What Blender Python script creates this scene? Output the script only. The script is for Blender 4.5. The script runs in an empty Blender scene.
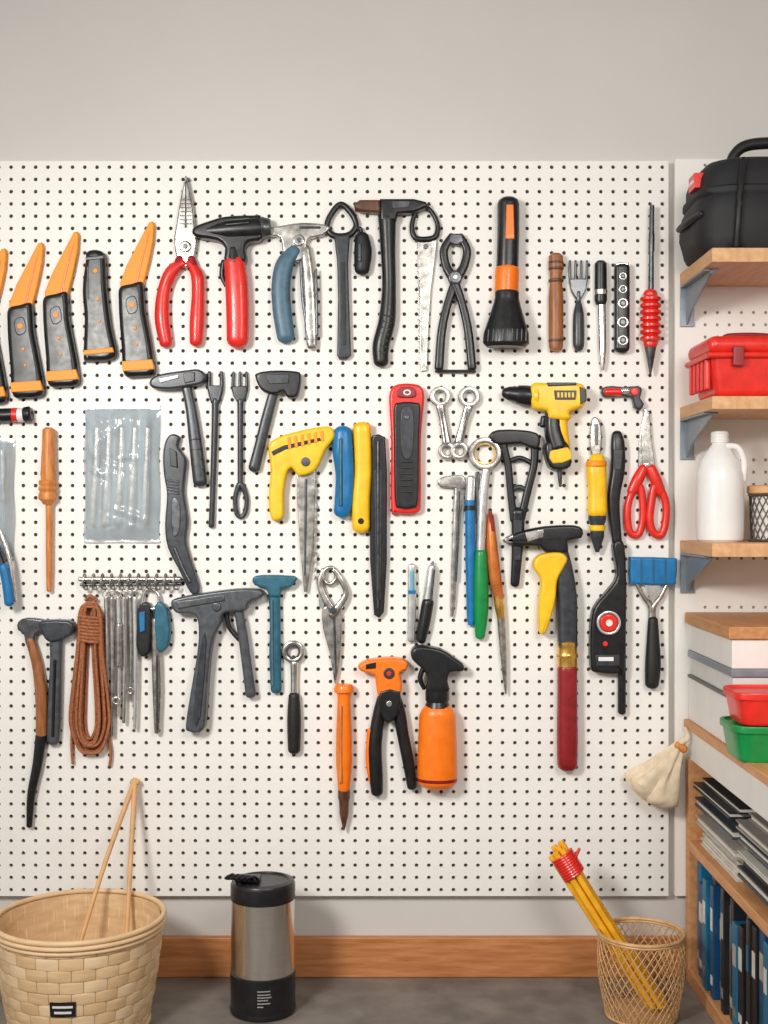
import bpy, bmesh, math, random
from mathutils import Vector, Matrix
random.seed(4)
sc = bpy.context.scene
try:
    sc.view_settings.view_transform = 'Standard'
    sc.view_settings.look = 'None'
except Exception: pass

CAM_D = 2.5; CAM_Z = 0.926; U = 0.002   # 1 unit on the wall = 2 mm
BF = 0.020                               # board front stands 20 mm off the wall

def lin(c):
    c = c/255.0
    return c/12.92 if c <= 0.04045 else ((c+0.055)/1.055)**2.4
def col(rgb, f=1.0): return tuple(min(1, lin(x)*f) for x in rgb)+(1,)

# ------------------------------------------------------------ materials
def mat(name, rgb, rough=.5, metal=0., var=.15, scale=60., bump=.0, rgb2=None, stretch=None, alpha=1, trans=0, coat=0, dist=.0006):
    m = bpy.data.materials.new(name); m.use_nodes = True
    nt = m.node_tree; bs = nt.nodes['Principled BSDF']
    tc = nt.nodes.new('ShaderNodeTexCoord'); mp = nt.nodes.new('ShaderNodeMapping')
    nt.links.new(tc.outputs['Object'], mp.inputs['Vector'])
    if stretch: mp.inputs['Scale'].default_value = stretch
    nz = nt.nodes.new('ShaderNodeTexNoise'); nz.inputs['Scale'].default_value = scale; nz.inputs['Detail'].default_value = 6
    nt.links.new(mp.outputs['Vector'], nz.inputs['Vector'])
    fac = nz.outputs['Fac']
    cr = nt.nodes.new('ShaderNodeValToRGB')
    cr.color_ramp.elements[0].position = .3; cr.color_ramp.elements[1].position = .7
    cr.color_ramp.elements[0].color = col(rgb, 1-var) if rgb2 is None else col(rgb2)
    cr.color_ramp.elements[1].color = col(rgb, 1+var) if rgb2 is None else col(rgb)
    nt.links.new(fac, cr.inputs['Fac']); nt.links.new(cr.outputs['Color'], bs.inputs['Base Color'])
    mr = nt.nodes.new('ShaderNodeMapRange'); mr.inputs['To Min'].default_value = max(.03, rough-.1); mr.inputs['To Max'].default_value = min(1, rough+.1)
    nt.links.new(fac, mr.inputs['Value']); nt.links.new(mr.outputs['Result'], bs.inputs['Roughness'])
    bs.inputs['Metallic'].default_value = metal
    bs.inputs['Alpha'].default_value = alpha
    bs.inputs['Transmission Weight'].default_value = trans
    bs.inputs['Coat Weight'].default_value = coat
    if bump:
        bp = nt.nodes.new('ShaderNodeBump'); bp.inputs['Strength'].default_value = bump; bp.inputs['Distance'].default_value = dist
        nt.links.new(fac, bp.inputs['Height']); nt.links.new(bp.outputs['Normal'], bs.inputs['Normal'])
    return m

BLK = mat('black_plastic', (26,26,28), .33, 0, .3, 80, .1)
RUB = mat('black_rubber', (22,22,24), .5, 0, .3, 200, .3)
GUN = mat('gunmetal', (96,98,101), .3, .75, .35, 70, .2)
GRM = mat('grey_metal_body', (88,91,96), .33, .4, .25, 70, .15)
DGR = mat('dark_grey_plastic', (58,61,66), .33, .15, .3, 90, .15)
STL = mat('steel', (222,220,216), .2, .95, .2, 90, .1)
STD = mat('worn_steel', (184,180,174), .26, .9, .4, 60, .3)
SIL = mat('satin_silver', (224,224,222), .25, .75, .12, 50, .05)
RED = mat('red_plastic', (226,44,34), .33, 0, .1, 50, .05, coat=.15)
DRD = mat('dark_red_grip', (142,28,34), .35, 0, .2, 50, .1)
ORG = mat('orange_plastic', (252,122,18), .36, 0, .1, 50, .05, coat=.1)
KOR = mat('knife_orange', (252,152,12), .5, 0, .12, 40, .05)
YEL = mat('yellow_plastic', (252,196,22), .38, 0, .12, 50, .05, coat=.1)
BLU = mat('blue_plastic', (22,114,172), .35, 0, .15, 50, .05)
BGR = mat('blue_grey_grip', (74,106,126), .42, 0, .2, 80, .15)
TEA = mat('teal_paint', (46,102,122), .38, .2, .2, 70, .1)
GRN = mat('green_plastic', (16,138,68), .3, 0, .12, 40, .05)
CYN = mat('pale_blue_paint', (110,175,205), .4, 0, .15, 60, .05)
WHT = mat('white_plastic', (234,233,231), .33, 0, .04, 20, .03)
WPT = mat('white_paint', (232,229,224), .5, 0, .04, 20, .03)
BRS = mat('brass', (226,176,88), .25, .8, .2, 60, .1)
WDB = mat('brown_wood_handle', (176,112,64), .4, 0, .2, 30, .15, rgb2=(124,74,40), stretch=(6,6,1))
WDO = mat('orange_wood_handle', (226,148,72), .4, 0, .2, 30, .1, rgb2=(188,108,48), stretch=(6,6,1))
WDK = mat('dark_wood_handle', (110,70,46), .4, 0, .2, 30, .15, rgb2=(68,44,30), stretch=(6,6,1))
COP = mat('copper_lacquer', (204,116,54), .3, .3, .2, 40, .1)
ROP = mat('brown_cord', (188,116,72), .7, 0, .3, 250, .5, rgb2=(122,70,44))
BRK = mat('bracket_grey', (142,150,158), .4, .4, .1, 60, .1)

# ------------------------------------------------------------ mesh builder
def catmull(P, n, closed):
    if n <= 1: return [list(p) for p in P]
    out = []; N = len(P)
    segs = N if closed else N-1
    for i in range(segs):
        g = (lambda j: P[j % N]) if closed else (lambda j: P[max(0, min(N-1, j))])
        p0, p1, p2, p3 = g(i-1), g(i), g(i+1), g(i+2)
        for k in range(n):
            t = k/n
            out.append([.5*((2*b)+(-a+c)*t+(2*a-5*b+4*c-d)*t*t+(-a+3*b-3*c+d)*t**3) for a, b, c, d in zip(p0, p1, p2, p3)])
    if not closed: out.append(list(P[-1]))
    return out

class B:
    def __init__(s, name, base=BF, raw=False, d=None, peg=True):
        s.name = name; s.bm = bmesh.new(); s.mats = []; s.raw = raw; s.base = base
        dd = (base+.014) if d is None else d
        s.k = (CAM_D-dd)/CAM_D
        s.pegp = None; s.peg = peg and not raw
    def T(s, p):
        if s.raw: return Vector(p)
        u, v, w = p
        return Vector(((u-384)*U*s.k, -(s.base+w*U), CAM_Z+(512-v)*U*s.k))
    def mi(s, m):
        if m not in s.mats: s.mats.append(m)
        return s.mats.index(m)
    def _rings(s, rings, m, closed=False, cap=True):
        idx = s.mi(m); bm = s.bm
        R = [[bm.verts.new(s.T(p)) for p in r] for r in rings]
        n = len(R[0]); fs = []; caps = []
        L = len(R)
        for i in range(L if closed else L-1):
            a, b = R[i], R[(i+1) % L]
            for j in range(n):
                try: fs.append(bm.faces.new((a[j], a[(j+1) % n], b[(j+1) % n], b[j])))
                except ValueError: pass
        if cap and not closed:
            caps = [bm.faces.new(R[0]), bm.faces.new(R[-1][::-1])]
        for f in fs+caps: f.material_index = idx; f.smooth = True
        bmesh.ops.recalc_face_normals(bm, faces=fs+caps)
        if caps and n > 4:
            bmesh.ops.triangulate(bm, faces=caps, quad_method='BEAUTY', ngon_method='BEAUTY')
        return fs
    def poly(s, pts, w0, w1, m, bev=1., sm=0):
        P = catmull([p[:2] for p in pts], sm, True) if sm else [list(p) for p in pts]
        Q = [P[0]]
        for p in P[1:]:
            if (p[0]-Q[-1][0])**2+(p[1]-Q[-1][1])**2 > 1e-2: Q.append(p)
        if (Q[0][0]-Q[-1][0])**2+(Q[0][1]-Q[-1][1])**2 <= 1e-2: Q.pop()
        P = Q; n = len(P)
        A = sum(P[i][0]*P[(i+1) % n][1]-P[(i+1) % n][0]*P[i][1] for i in range(n))
        if A < 0: P = P[::-1]
        nr = []
        for i in range(n):
            a, b, c = Vector(P[i-1]), Vector(P[i]), Vector(P[(i+1) % n])
            e1 = (b-a).normalized(); e2 = (c-b).normalized()
            n1 = Vector((-e1.y, e1.x)); n2 = Vector((-e2.y, e2.x))
            q = n1+n2
            q = q.normalized() if q.length > 1e-6 else n1
            q = q/max(.6, q.dot(n1)); nr.append(q)
        def ring(off, w): return [(P[i][0]+nr[i].x*off, P[i][1]+nr[i].y*off, w) for i in range(n)]
        bw = min(bev, abs(w1-w0)*.8)
        rs = [ring(0, w0)]
        if bev > 0:
            for th in (0, 22, 45, 68, 90):
                a = math.radians(th); rs.append(ring(bev*(1-math.cos(a)), w1-bw*(1-math.sin(a))))
        else: rs.append(ring(0, w1))
        if s.pegp is None: s.pegp = (P[0][0]+nr[0].x*3, P[0][1]+nr[0].y*3, (w0+w1)/2)
        return s._rings(rs, m)
    def disc(s, u, v, r, w0, w1, m, bev=.6, n=20, ry=None):
        ry = ry or r
        return s.poly([(u+r*math.cos(2*math.pi*i/n), v+ry*math.sin(2*math.pi*i/n)) for i in range(n)], w0, w1, m, bev)
    def tube(s, pts, m, df=1., sm=6, sq=2., w=None, closed=False, cap='round', n=14, ref=None):
        P = []
        rmax = max(p[2] for p in pts) if not s.raw else 0
        for p in pts:
            if s.raw: P.append(list(p))            # x,y,z,r
            else:
                ww = p[3] if len(p) > 3 else (w if w is not None else rmax*df)
                P.append([p[0], p[1], ww, p[2]])
        P = catmull(P, sm, closed); N = len(P)
        if s.pegp is None: s.pegp = tuple(P[N//2][:3])
        ref = Vector(ref) if ref else Vector((0, 0, 1))
        C = [Vector(p[:3]) for p in P]; Rr = [max(1e-5, p[3]) for p in P]
        tang = []
        for i in range(N):
            if closed: t = C[(i+1) % N]-C[i-1]
            else: t = C[min(N-1, i+1)]-C[max(0, i-1)]
            if t.length < 1e-9: t = tang[-1] if tang else Vector((0, 1, 0))
            tang.append(t.normalized())
        prev = None
        fr = []
        for t in tang:
            a = t.cross(ref)
            if a.length < .15: a = prev.copy() if prev else t.cross(Vector((1, 0, .01)))
            a = (a-t*a.dot(t)).normalized()
            if prev and a.dot(prev) < 0 and s.raw: a = -a
            prev = a; fr.append((a, a.cross(t)))
        def ring(c, f, r, rd):
            out = []
            for j in range(n):
                th = 2*math.pi*j/n; cx, sx = math.cos(th), math.sin(th)
                if sq != 2: cx = math.copysign(abs(cx)**(2/sq), cx); sx = math.copysign(abs(sx)**(2/sq), sx)
                out.append(tuple(c+f[0]*(cx*r)+f[1]*(sx*rd)))
            return out
        rs = []
        def capr(i, sg):
            o = []
            if cap == 'round':
                for th in (80, 55, 28):
                    a = math.radians(th); q = math.cos(a)
                    o.append(ring(C[i]+tang[i]*sg*Rr[i]*.7*math.sin(a), fr[i], Rr[i]*q, Rr[i]*df*q))
            elif cap == 'flat':
                b = Rr[i]*.12
                o.append(ring(C[i]+tang[i]*sg*b, fr[i], Rr[i]-b, (Rr[i]-b)*df))
            return o
        if not closed: rs += capr(0, -1)
        for i in range(N): rs.append(ring(C[i], fr[i], Rr[i], Rr[i]*df))
        if not closed: rs += capr(N-1, 1)[::-1]
        return s._rings(rs, m, closed)
    def lathe(s, p0, p1, prof, m, df=1., w=None, n=18, sq=2):
        rm = max(r for _, r in prof)
        pts = [(p0[0]+(p1[0]-p0[0])*t, p0[1]+(p1[1]-p0[1])*t, r) for t, r in prof]
        return s.tube(pts, m, df, 0, sq, rm*df if w is None else w, cap='flat', n=n)
    def ring(s, u, v, ro, ri, m, df=1., w=None, ry=1., sq=3, n=24):
        rc = (ro+ri)/2; rt = (ro-ri)/2
        return s.tube([(u+rc*math.cos(2*math.pi*i/n), v+rc*ry*math.sin(2*math.pi*i/n), rt) for i in range(n)], m, df, 0, sq, w, closed=True, n=12)
    def lz(s, x, y, prof, m, n=40, cap=True):
        rs = [[(x+r*math.cos(2*math.pi*j/n), y+r*math.sin(2*math.pi*j/n), z) for j in range(n)] for r, z in prof]
        return s._rings(rs, m, cap=cap)
    def box(s, x0, x1, y0, y1, z0, z1, m, bev=.002, taper=0, seg=2):   # raw
        t = bmesh.new(); bmesh.ops.create_cube(t, size=1)
        for v in t.verts:
            k = taper if v.co.z < 0 else 0
            v.co = Vector(((x0+x1)/2+v.co.x*(x1-x0-2*k), (y0+y1)/2+v.co.y*(y1-y0-2*k), (z0+z1)/2+v.co.z*(z1-z0)))
        if bev: bmesh.ops.bevel(t, geom=t.edges[:], offset=bev, segments=seg, affect='EDGES', profile=.5)
        idx = s.mi(m)
        mp = {v: s.bm.verts.new(v.co) for v in t.verts}
        for f in t.faces:
            g = s.bm.faces.new([mp[v] for v in f.verts]); g.material_index = idx; g.smooth = True
        t.free()
    def done(s):
        bm = s.bm
        if s.peg and s.pegp:
            u, v, w = s.pegp
            n = 10; r = 1.5
            rs = [[(u+r*math.cos(2*math.pi*j/n), v+r*math.sin(2*math.pi*j/n), ww) for j in range(n)] for ww in (-.6, max(.5, w))]
            s._rings(rs, GUN)
        for e in bm.edges:
            if len(e.link_faces) == 2 and e.calc_face_angle(0) > math.radians(38): e.smooth = False
        xs = [v.co for v in bm.verts]
        lo = Vector((min(c.x for c in xs), min(c.y for c in xs), min(c.z for c in xs)))
        hi = Vector((max(c.x for c in xs), max(c.y for c in xs), max(c.z for c in xs)))
        o = (lo+hi)/2
        bmesh.ops.translate(bm, verts=bm.verts[:], vec=-o)
        me = bpy.data.meshes.new(s.name); bm.to_mesh(me); bm.free()
        for m in s.mats: me.materials.append(m)
        ob = bpy.data.objects.new(s.name, me); ob.location = o
        sc.collection.objects.link(ob)
        md = ob.modifiers.new('wn', 'WEIGHTED_NORMAL'); md.keep_sharp = True
        return ob

def P3(px, py, d):
    s = (CAM_D-d)/CAM_D*U
    return Vector(((px-384)*s, -d, CAM_Z+(512-py)*s))

# ------------------------------------------------------------ room shell
def plane_box(name, x0, x1, y0, y1, z0, z1, m, bev=0):
    b = B(name, raw=True); b.box(x0, x1, y0, y1, z0, z1, m, bev); return b.done()
WALL = mat('wall_paint', (210,206,201), .85, 0, .03, 3, .05)
FLO = mat('concrete', (122,115,108), .7, 0, .3, 14, .6, dist=.003)
WTRIM = mat('baseboard_wood', (206,140,88), .45, 0, .1, 14, .1, rgb2=(174,108,60), stretch=(1,4,10))
plane_box('wall_back', -2.2, 1.06, 0, .1, 0, 2.6, WALL)
plane_box('wall_right', 1.06, 1.14, -2.2, .1, 0, 2.6, WALL)
plane_box('floor', -2.2, 1.14, -3.2, .1, -.06, 0, FLO)
plane_box('baseboard_back', -2.2, .597, -.016, 0, 0, .08, WTRIM, .003)

# ------------------------------------------------------------ pegboards
PEG = mat('pegboard_white', (240,237,231), .45, 0, .02, 8, .02)
PBK = mat('pegboard_hole_shade', (70,62,56), .9, 0, .2, 40, 0)  # dark backing sheet: the shade inside the holes is put into its colour
def pegboard(name, u0, u1, v0, v1, yf, pitch, r, mf, mb, th=.005, skip=None):
    k = (CAM_D-yf)/CAM_D
    X = lambda u: (u-384)*U*k
    Z = lambda v: CAM_Z+(512-v)*U*k
    nc = int(round((u1-u0)/pitch)); nr = int(round((v1-v0)/pitch))
    pu = (u1-u0)/nc; pv = (v1-v0)/nr
    verts = []; faces = []; mi = []
    for i in range(nc):
        for j in range(nr):
            cu = u0+(i+.5)*pu; cv = v0+(j+.5)*pv
            base = len(verts)
            if skip and skip(cu, cv, i, j):
                for a, b_ in ((-1,-1),(1,-1),(1,1),(-1,1)):
                    verts.append((X(cu+a*pu/2), -yf, Z(cv+b_*pv/2)))
                faces.append((base, base+1, base+2, base+3)); mi.append(0)
                continue
            for a, b_ in [(1,0),(1,1),(0,1),(-1,1),(-1,0),(-1,-1),(0,-1),(1,-1)]: verts.append((X(cu+a*pu/2), -yf, Z(cv+b_*pv/2)))
            for q in range(8):
                t = math.pi/4*q; verts.append((X(cu+r*math.cos(t)), -yf, Z(cv+r*math.sin(t))))
            for q in range(8):
                t = math.pi/4*q; verts.append((X(cu+r*math.cos(t)), -yf+th, Z(cv+r*math.sin(t))))
            for q in range(8):
                q2 = (q+1) % 8
                faces.append((base+q, base+q2, base+8+q2, base+8+q)); mi.append(0)
                faces.append((base+8+q, base+8+q2, base+16+q2, base+16+q)); mi.append(0)
    b0 = len(verts)
    x0, x1, z0, z1 = X(u0), X(u1), Z(v1), Z(v0)
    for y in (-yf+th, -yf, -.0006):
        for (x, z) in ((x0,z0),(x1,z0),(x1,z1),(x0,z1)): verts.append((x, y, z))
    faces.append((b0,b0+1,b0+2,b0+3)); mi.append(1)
    for q in range(4):
        q2 = (q+1) % 4
        faces.append((b0+4+q, b0+4+q2, b0+8+q2, b0+8+q)); mi.append(0)
    faces.append((b0+8,b0+11,b0+10,b0+9)); mi.append(0)
    me = bpy.data.meshes.new(name); me.from_pydata(verts, [], faces); me.update()
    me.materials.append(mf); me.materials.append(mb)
    for p, m_ in zip(me.polygons, mi): p.material_index = m_
    bm = bmesh.new(); bm.from_mesh(me)
    bmesh.ops.remove_doubles(bm, verts=bm.verts[:], dist=1e-6)
    bmesh.ops.recalc_face_normals(bm, faces=bm.faces[:]); bm.to_mesh(me); bm.free()
    ob = bpy.data.objects.new(name, me); sc.collection.objects.link(ob); return ob
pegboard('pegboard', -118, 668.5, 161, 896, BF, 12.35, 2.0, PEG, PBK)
PLB = mat('panel_backing', (150,146,140), .8, 0, .1, 20)
pegboard('pegboard_panel', 675, 905, 159, 896, .014, 12.35, 1.7, PEG, PLB, .004,
         skip=lambda u, v, i, j: (j//3) % 2 == 1 or u < 700)

# ------------------------------------------------------------ ROW 1
def knife(du, dv):
    b = B('pruning_knife'); o = lambda L: [(u+du, v+dv) for u, v in L]
    b.poly(o([(9,309),(21,305),(31,303),(33,312),(34,330),(38,352),(43,380),(44,392),(40,397),(26,398),(16,398),(12,390),(11,370),(9,345),(8,325)]), 0, 13, BLK, 5, 4)
    b.poly(o([(41.5,242),(43,246),(42,262),(38,282),(32,306),(24,309),(9,312),(9,303),(16,285),(27,264),(38,243)]), 2, 7, KOR, 1.4)
    b.poly(o([(39,252),(32,280),(26,306),(24,306),(30,280)]), 6, 7.6, ORG, .4)
    b.poly(o([(12,383),(42,381),(44,388),(44,391),(13,393)]), 1, 13.8, KOR, 1)
    b.poly(o([(16,322),(25,318),(28,332),(19,336)]), 10, 13.6, DGR, 1, 3)
    b.disc(22+du, 327+dv, 3, 10, 14.2, KOR); b.disc(25+du, 350+dv, 1.8, 10, 14, KOR); b.disc(27+du, 366+dv, 1.5, 10, 14, KOR)
    for i in range(4): b.poly(o([(12+i*.5,338+i*9),(17+i*.5,337+i*9),(17+i*.5,340+i*9),(12+i*.5,341+i*9)]), 9, 12.5, DGR, .5)
    b.done()
knife(0,0); knife(35.5,-11); knife(111,-21); knife(-37,6)
b = B('tool_grip')
b.poly([(86,262),(87,253),(95,250),(104,253),(106,262),(107,290),(111,325),(116,350),(114,358),(106,361),(88,361),(84,357),(85,320),(83,290)],0,13,BLK,5,4)
b.poly([(85,351),(114,348),(115.5,353),(85,356)],1,13.8,KOR,1)
b.poly([(87,258),(105,256),(105,260),(87,262)],1,13.6,DGR,1)
b.poly([(88,268),(90,267),(91,300),(89,300)],9,13.4,DGR,.8); b.disc(97,272,2.5,10,14,KOR); b.disc(99,300,1.8,10,14,KOR); b.disc(101,322,1.5,10,14,KOR)
b.done()

b = B('long_nose_pliers')
b.poly([(185,178),(187,178),(192,200),(195,225),(197,240),(193,262),(186,268),(178,262),(174,242),(176,225),(180,200)],2,8,STD,2,3)
b.poly([(185.3,182),(186.3,182),(186.8,228),(185,228)],7,8.4,BLK,.2)
for i in range(7): b.tube([(181.5-i*.3,200+i*4,.5),(190+i*.3,200+i*4,.5)],GUN,w=8,sm=1,n=6)
b.disc(185.5,247,6,7,10,STL,1.5); b.disc(185.5,247,2.5,9,11,GUN,.6)
b.tube([(183,263,4),(172,271,6.5),(164,290,6.5),(162,318,7.5),(166,343,6.5)],RED,.9)
b.tube([(189,263,4),(197,275,6.5),(198,295,6.5),(197,320,7.5),(196,342,6.5)],RED,.9)
b.tube([(180,258,4),(178,266,6)],DRD,.9,w=6); b.tube([(191,258,4),(193,268,6)],DRD,.9,w=6)
b.done()

b = B('heat_gun')
b.poly([(195,229),(212,222),(228,218),(255,217),(262,219),(263,240),(250,244),(246,250),(246,263),(226,263),(226,250),(218,242),(196,238)],1,17,BLK,3.5,3)
b.lathe((196,233),(262,229),[(0,5),(.25,7.5),(.5,10.5),(.95,11),(1,10)],BLK,.9,w=11)
b.lathe((256,229),(270,228),[(0,11),(.6,11),(.7,10),(1,9)],GUN,.9,w=10)
b.tube([(235,262,10.5),(237,285,11.5),(238,315,11.5),(238,341,11)],RED,.85,sq=2.6)
b.tube([(234,250,9),(235,264,10.5)],BLK,.9)
b.tube([(228,224,1),(250,222,1)],GUN,w=21); b.tube([(228,228,1),(250,226,1)],GUN,w=21.5)
b.tube([(224,262,3),(222,275,2.5),(226,286,2)],BLK,w=8)
b.done()

b = B('bypass_pruner')
b.poly([(266,228),(280,226),(300,223),(322,224),(330,228),(322,236),(308,240),(306,256),(296,262),(284,256),(280,238),(266,236)],2,9,STD,2,4)
b.disc(299,241,6,8,11,STL,1.4); b.disc(299,241,2.5,10,12,GUN,.5)
b.tube([(295,250,6),(285,264,9),(281,285,9.5),(282,310,9.5),(286,337,9)],BGR,.75,sq=2.5)
b.tube([(305,248,5),(308,270,5.5),(310,300,6),(311,330,6.5),(312,346,5)],STD,.6,sq=3,w=6)
b.tube([(316,270,1.4),(317,335,1.4)],GUN,w=8)
b.tube([(301,262,1.6),(303,300,1.6),(309,340,1.6)],GUN,w=8)
b.tube([(300,228,1.2),(320,228,1.2)],GUN,w=9)
b.done()

b = B('carabiner_hook_tool')
b.tube([(341,204,3.2),(331,214,3),(327,226,3),(333,235,3.4),(348,235,3.4),(356,226,3),(352,214,3)],BLK,.9,closed=True,w=5)
b.poly([(334,236),(350,234),(348,262),(349,300),(351,355),(347,359),(339,359),(337,355),(338,300),(337,262)],0,8,DGR,2)
b.poly([(341,262),(345,262),(346,345),(342,345)],7,9,BLK,.5)
b.tube([(352,232,2),(360,228,2),(362,238,2.2)],BLK,w=5)
b.tube([(362,237,7),(363,252,9),(362,270,7.5)],RUB,.8)
b.tube([(360,246,2),(360,262,2)],DGR,.6,w=14)
b.done()

b = B('claw_hammer')
b.poly([(354,205),(360,201),(380,201),(381,214),(362,213),(355,210)],2,14,WDK,3)
b.poly([(380,200),(414,200),(426,203),(428,208),(414,214),(398,215),(396,222),(380,222)],2,14,BLK,3)
b.tube([(387,218,9),(388,250,7.5),(389,285,7),(387,320,8.5),(381,345,8.5),(381,362,7.5)],BLK,.8)
for i in range(7): b.tube([(381-i*.6+2,316+i*6,1),(392-i*1.2,318+i*6,1)],DGR,w=13)
b.poly([(392,203),(410,203),(408,209),(393,210)],13,14.6,GUN,.4)
b.done()

b = B('pruning_saw')
b.tube([(424,206,2.4),(415,214,2.4),(412,228,2.6),(417,238,3),(434,237,3),(438,226,2.6),(433,213,2.4)],BLK,.9,closed=True,w=4)
b.poly([(417,236),(436,235),(437,242),(431,290),(428,340),(427,370),(421,371),(420,340),(420,290),(418,250)],1,4,STD,.7)
for i in range(20): b.poly([(418.6+i*.1,256+i*5.4),(416.8+i*.1,259+i*5.4),(418.9+i*.1,261+i*5.4)],1.4,3.4,STD,.2)
b.disc(426,246,2.5,3,6,GUN)
b.done()

b = B('end_cutting_pliers')
b.tube([(452,236,3.6),(444,250,4.2),(446,266,4.4),(452,277,5),(461,300,4.2),(468,330,4.4),(472,368,4.6)],BLK,.8,w=7,sq=3)
b.tube([(460,236,3.6),(467,250,4.2),(464,266,4.4),(458,277,5),(449,300,4.2),(442,330,4.4),(439,368,4.6)],BLK,.8,w=6,sq=3)
b.poly([(450,234),(462,234),(464,242),(456,246),(448,242)],3,10,GUN,1.5)
b.disc(455,278,7,6,12,GUN,1.6); b.disc(455,278,2.5,11,13,STD,.5)
b.tube([(436,371,1.6),(475,371,1.6)],BLK,w=5)
b.done()

b = B('flashlight')
b.tube([(508,205,11),(508,235,11),(507,268,11)],BLK,.95,0,sq=2.4)
b.poly([(505,208),(512,208),(513,242),(504,242)],19,22,ORG,1)
b.lathe((507,268),(506,294),[(0,11),(.1,12),(.9,12),(1,11.5)],ORG,.95,w=11)
b.lathe((506,294),(505,346),[(0,12),(.1,12),(.2,13),(.7,21),(.78,22.5),(.97,23),(1,22)],BLK,.75,w=17.5)
for i in range(9): b.tube([(487+i*4.6,333,1),(486+i*4.7,344,1)],DGR,w=17.5+16*math.sqrt(max(0,1-((i-4)/5.2)**2)),sm=1)
b.done()

b = B('wood_file_handle')
b.lathe((556,254),(556,350),[(0,5),(.02,7),(.12,7.5),(.2,6.5),(.28,6),(.45,7.5),(.8,7.5),(.97,7),(1,6)],WDB,.9)
for t in (262,268,280,340): b.lathe((556,t),(556,t+1.5),[(0,7.7),(1,7.7)],WDK,.9,w=6.8)
b.done()

def fork(name, u, v0, v1, wd, hm, hw, tines=4, tl=26):
    b = B(name)
    b.poly([(u-wd-1,v0+tl*.75),(u+wd+1,v0+tl*.75),(u+wd-1,v0+tl+6),(u+3,v0+tl+14),(u-3,v0+tl+14),(u-wd+1,v0+tl+6)],1,5,GUN,1.2)
    for i in range(tines):
        x = u-wd+2*wd*i/(tines-1)
        b.tube([(x,v0,1.1),(x,v0+tl*.6,1.4),(x*.85+u*.15,v0+tl,1.6)],GUN,.9,w=3)
    b.tube([(u,v0+tl+8,2.4),(u,v0+tl+22,2.4)],GUN,w=3.5)
    b.tube([(u,v0+tl+18,2.6),(u,v0+(v1-v0)*.6,hw),(u,v1-10,hw*1.05),(u,v1-4,hw*.8)],hm,.8)
    b.done()
fork('hand_fork',579,260,352,8.5,DGR,5.5,4,24)

b = B('screwdriver')
b.lathe((601,261),(601,304),[(0,4),(.05,6),(.9,6.3),(1,5)],BLK,.9)
b.lathe((601,290),(601,294),[(0,6.6),(1,6.6)],STL,.9,w=5.8)
b.lathe((602,304),(603,370),[(0,4.2),(.6,4),(.85,3),(1,1.2)],STL,.8,w=5.5)
b.done()
b = B('multi_bit_holder')
b.tube([(622,268,7.5),(622,348,7.5)],BLK,.8,0,sq=4)
for v,r in ((277,4),(290,4.5),(304,5.5),(323,6),(341,5.5)):
    b.ring(622,v,r,r*.55,SIL,.8,w=12,sq=2); b.disc(622,v,r*.45,10,13,GUN,.4)
b.poly([(616,263),(628,263),(629,268),(615,268)],2,10,STL,1)
b.done()
b = B('long_screwdriver')
b.lathe((651.5,206),(650.5,296),[(0,2.4),(.3,2.6),(.32,3),(.5,3),(.52,2.4),(1,3)],GUN,1,w=9)
b.tube([(650,294,7),(650,345,7)],RED,.9,0,w=9)
for i in range(7): b.lathe((650,297+i*6.6),(650,302+i*6.6),[(0,8),(.25,10.5),(.75,10.5),(1,8)],RED,.9,w=9.6)
b.lathe((650,347),(650,374),[(0,6),(.3,4.5),(1,1)],GUN,.9,w=9)
b.done()

# ------------------------------------------------------------ ROW 2
b = B('penlight')
b.lathe((-14,416),(13,415),[(0,6),(.05,7),(.95,7),(1,6.5)],BLK)
b.lathe((13,415),(18,415),[(0,7.2),(1,7.2)],RED,w=7); b.lathe((18,415),(24,415),[(0,7),(1,7)],WHT,w=7)
b.lathe((24,415),(31,414),[(0,7),(.2,8),(.9,8),(1,7)],BLK,w=7)
b.done()

PLS = mat('clear_packaging', (206,218,224), .1, .15, .12, 18, .3, alpha=.6, coat=.7)
PKB = mat('package_card', (150,160,167), .5, .1, .15, 30, .05)
def package(name, u0, u1, v0, v1, inside):
    b = B(name)
    b.poly([(u0+1,v0+2),(u1-1,v0+2),(u1-1,v1-2),(u0+1,v1-2)],.1,.5,PKB,.1)
    nu, nv = 46, 76; top = []; mi = b.mi(PLS)
    rnd = random.Random(7)
    creases = [(rnd.uniform(0,1), rnd.uniform(0,1), rnd.uniform(0,math.pi), rnd.uniform(.03,.08), rnd.uniform(-2.4,2.8), rnd.uniform(.15,.4)) for _ in range(34)]
    for j in range(nv+1):
        row = []
        for i in range(nu+1):
            a, c = i/nu, j/nv
            e = min(1, 6*min(a,1-a))*min(1, 9*min(c,1-c))
            h = 5.5+1.6*math.sin(a*math.pi*5*2+.6)
            for (ca,cc,an,wd,am,ln) in creases:
                dx, dy = a-ca, (c-cc)*1.7
                p = dx*math.cos(an)+dy*math.sin(an); q = -dx*math.sin(an)+dy*math.cos(an)
                h += am*max(0,1-abs(q)/wd)*math.exp(-(p/ln)**2*2)
            row.append(b.bm.verts.new(b.T((u0+(u1-u0)*a+math.sin(c*12)*.8, v0+(v1-v0)*c+math.sin(a*9)*.8, 1.0+e*(3+max(0,h))))))
        top.append(row)
    for j in range(nv):
        for i in range(nu):
            f = b.bm.faces.new((top[j][i],top[j][i+1],top[j+1][i+1],top[j+1][i])); f.material_index = mi; f.smooth = True
    b.poly([(u0,v0),(u1,v0),(u1,v0+5),(u0,v0+5)],.6,2.4,SIL,.4)
    b.poly([(u0,v1-3),(u1,v1-3),(u1,v1),(u0,v1)],.6,2,SIL,.4)
    inside(b); b.done()
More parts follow.
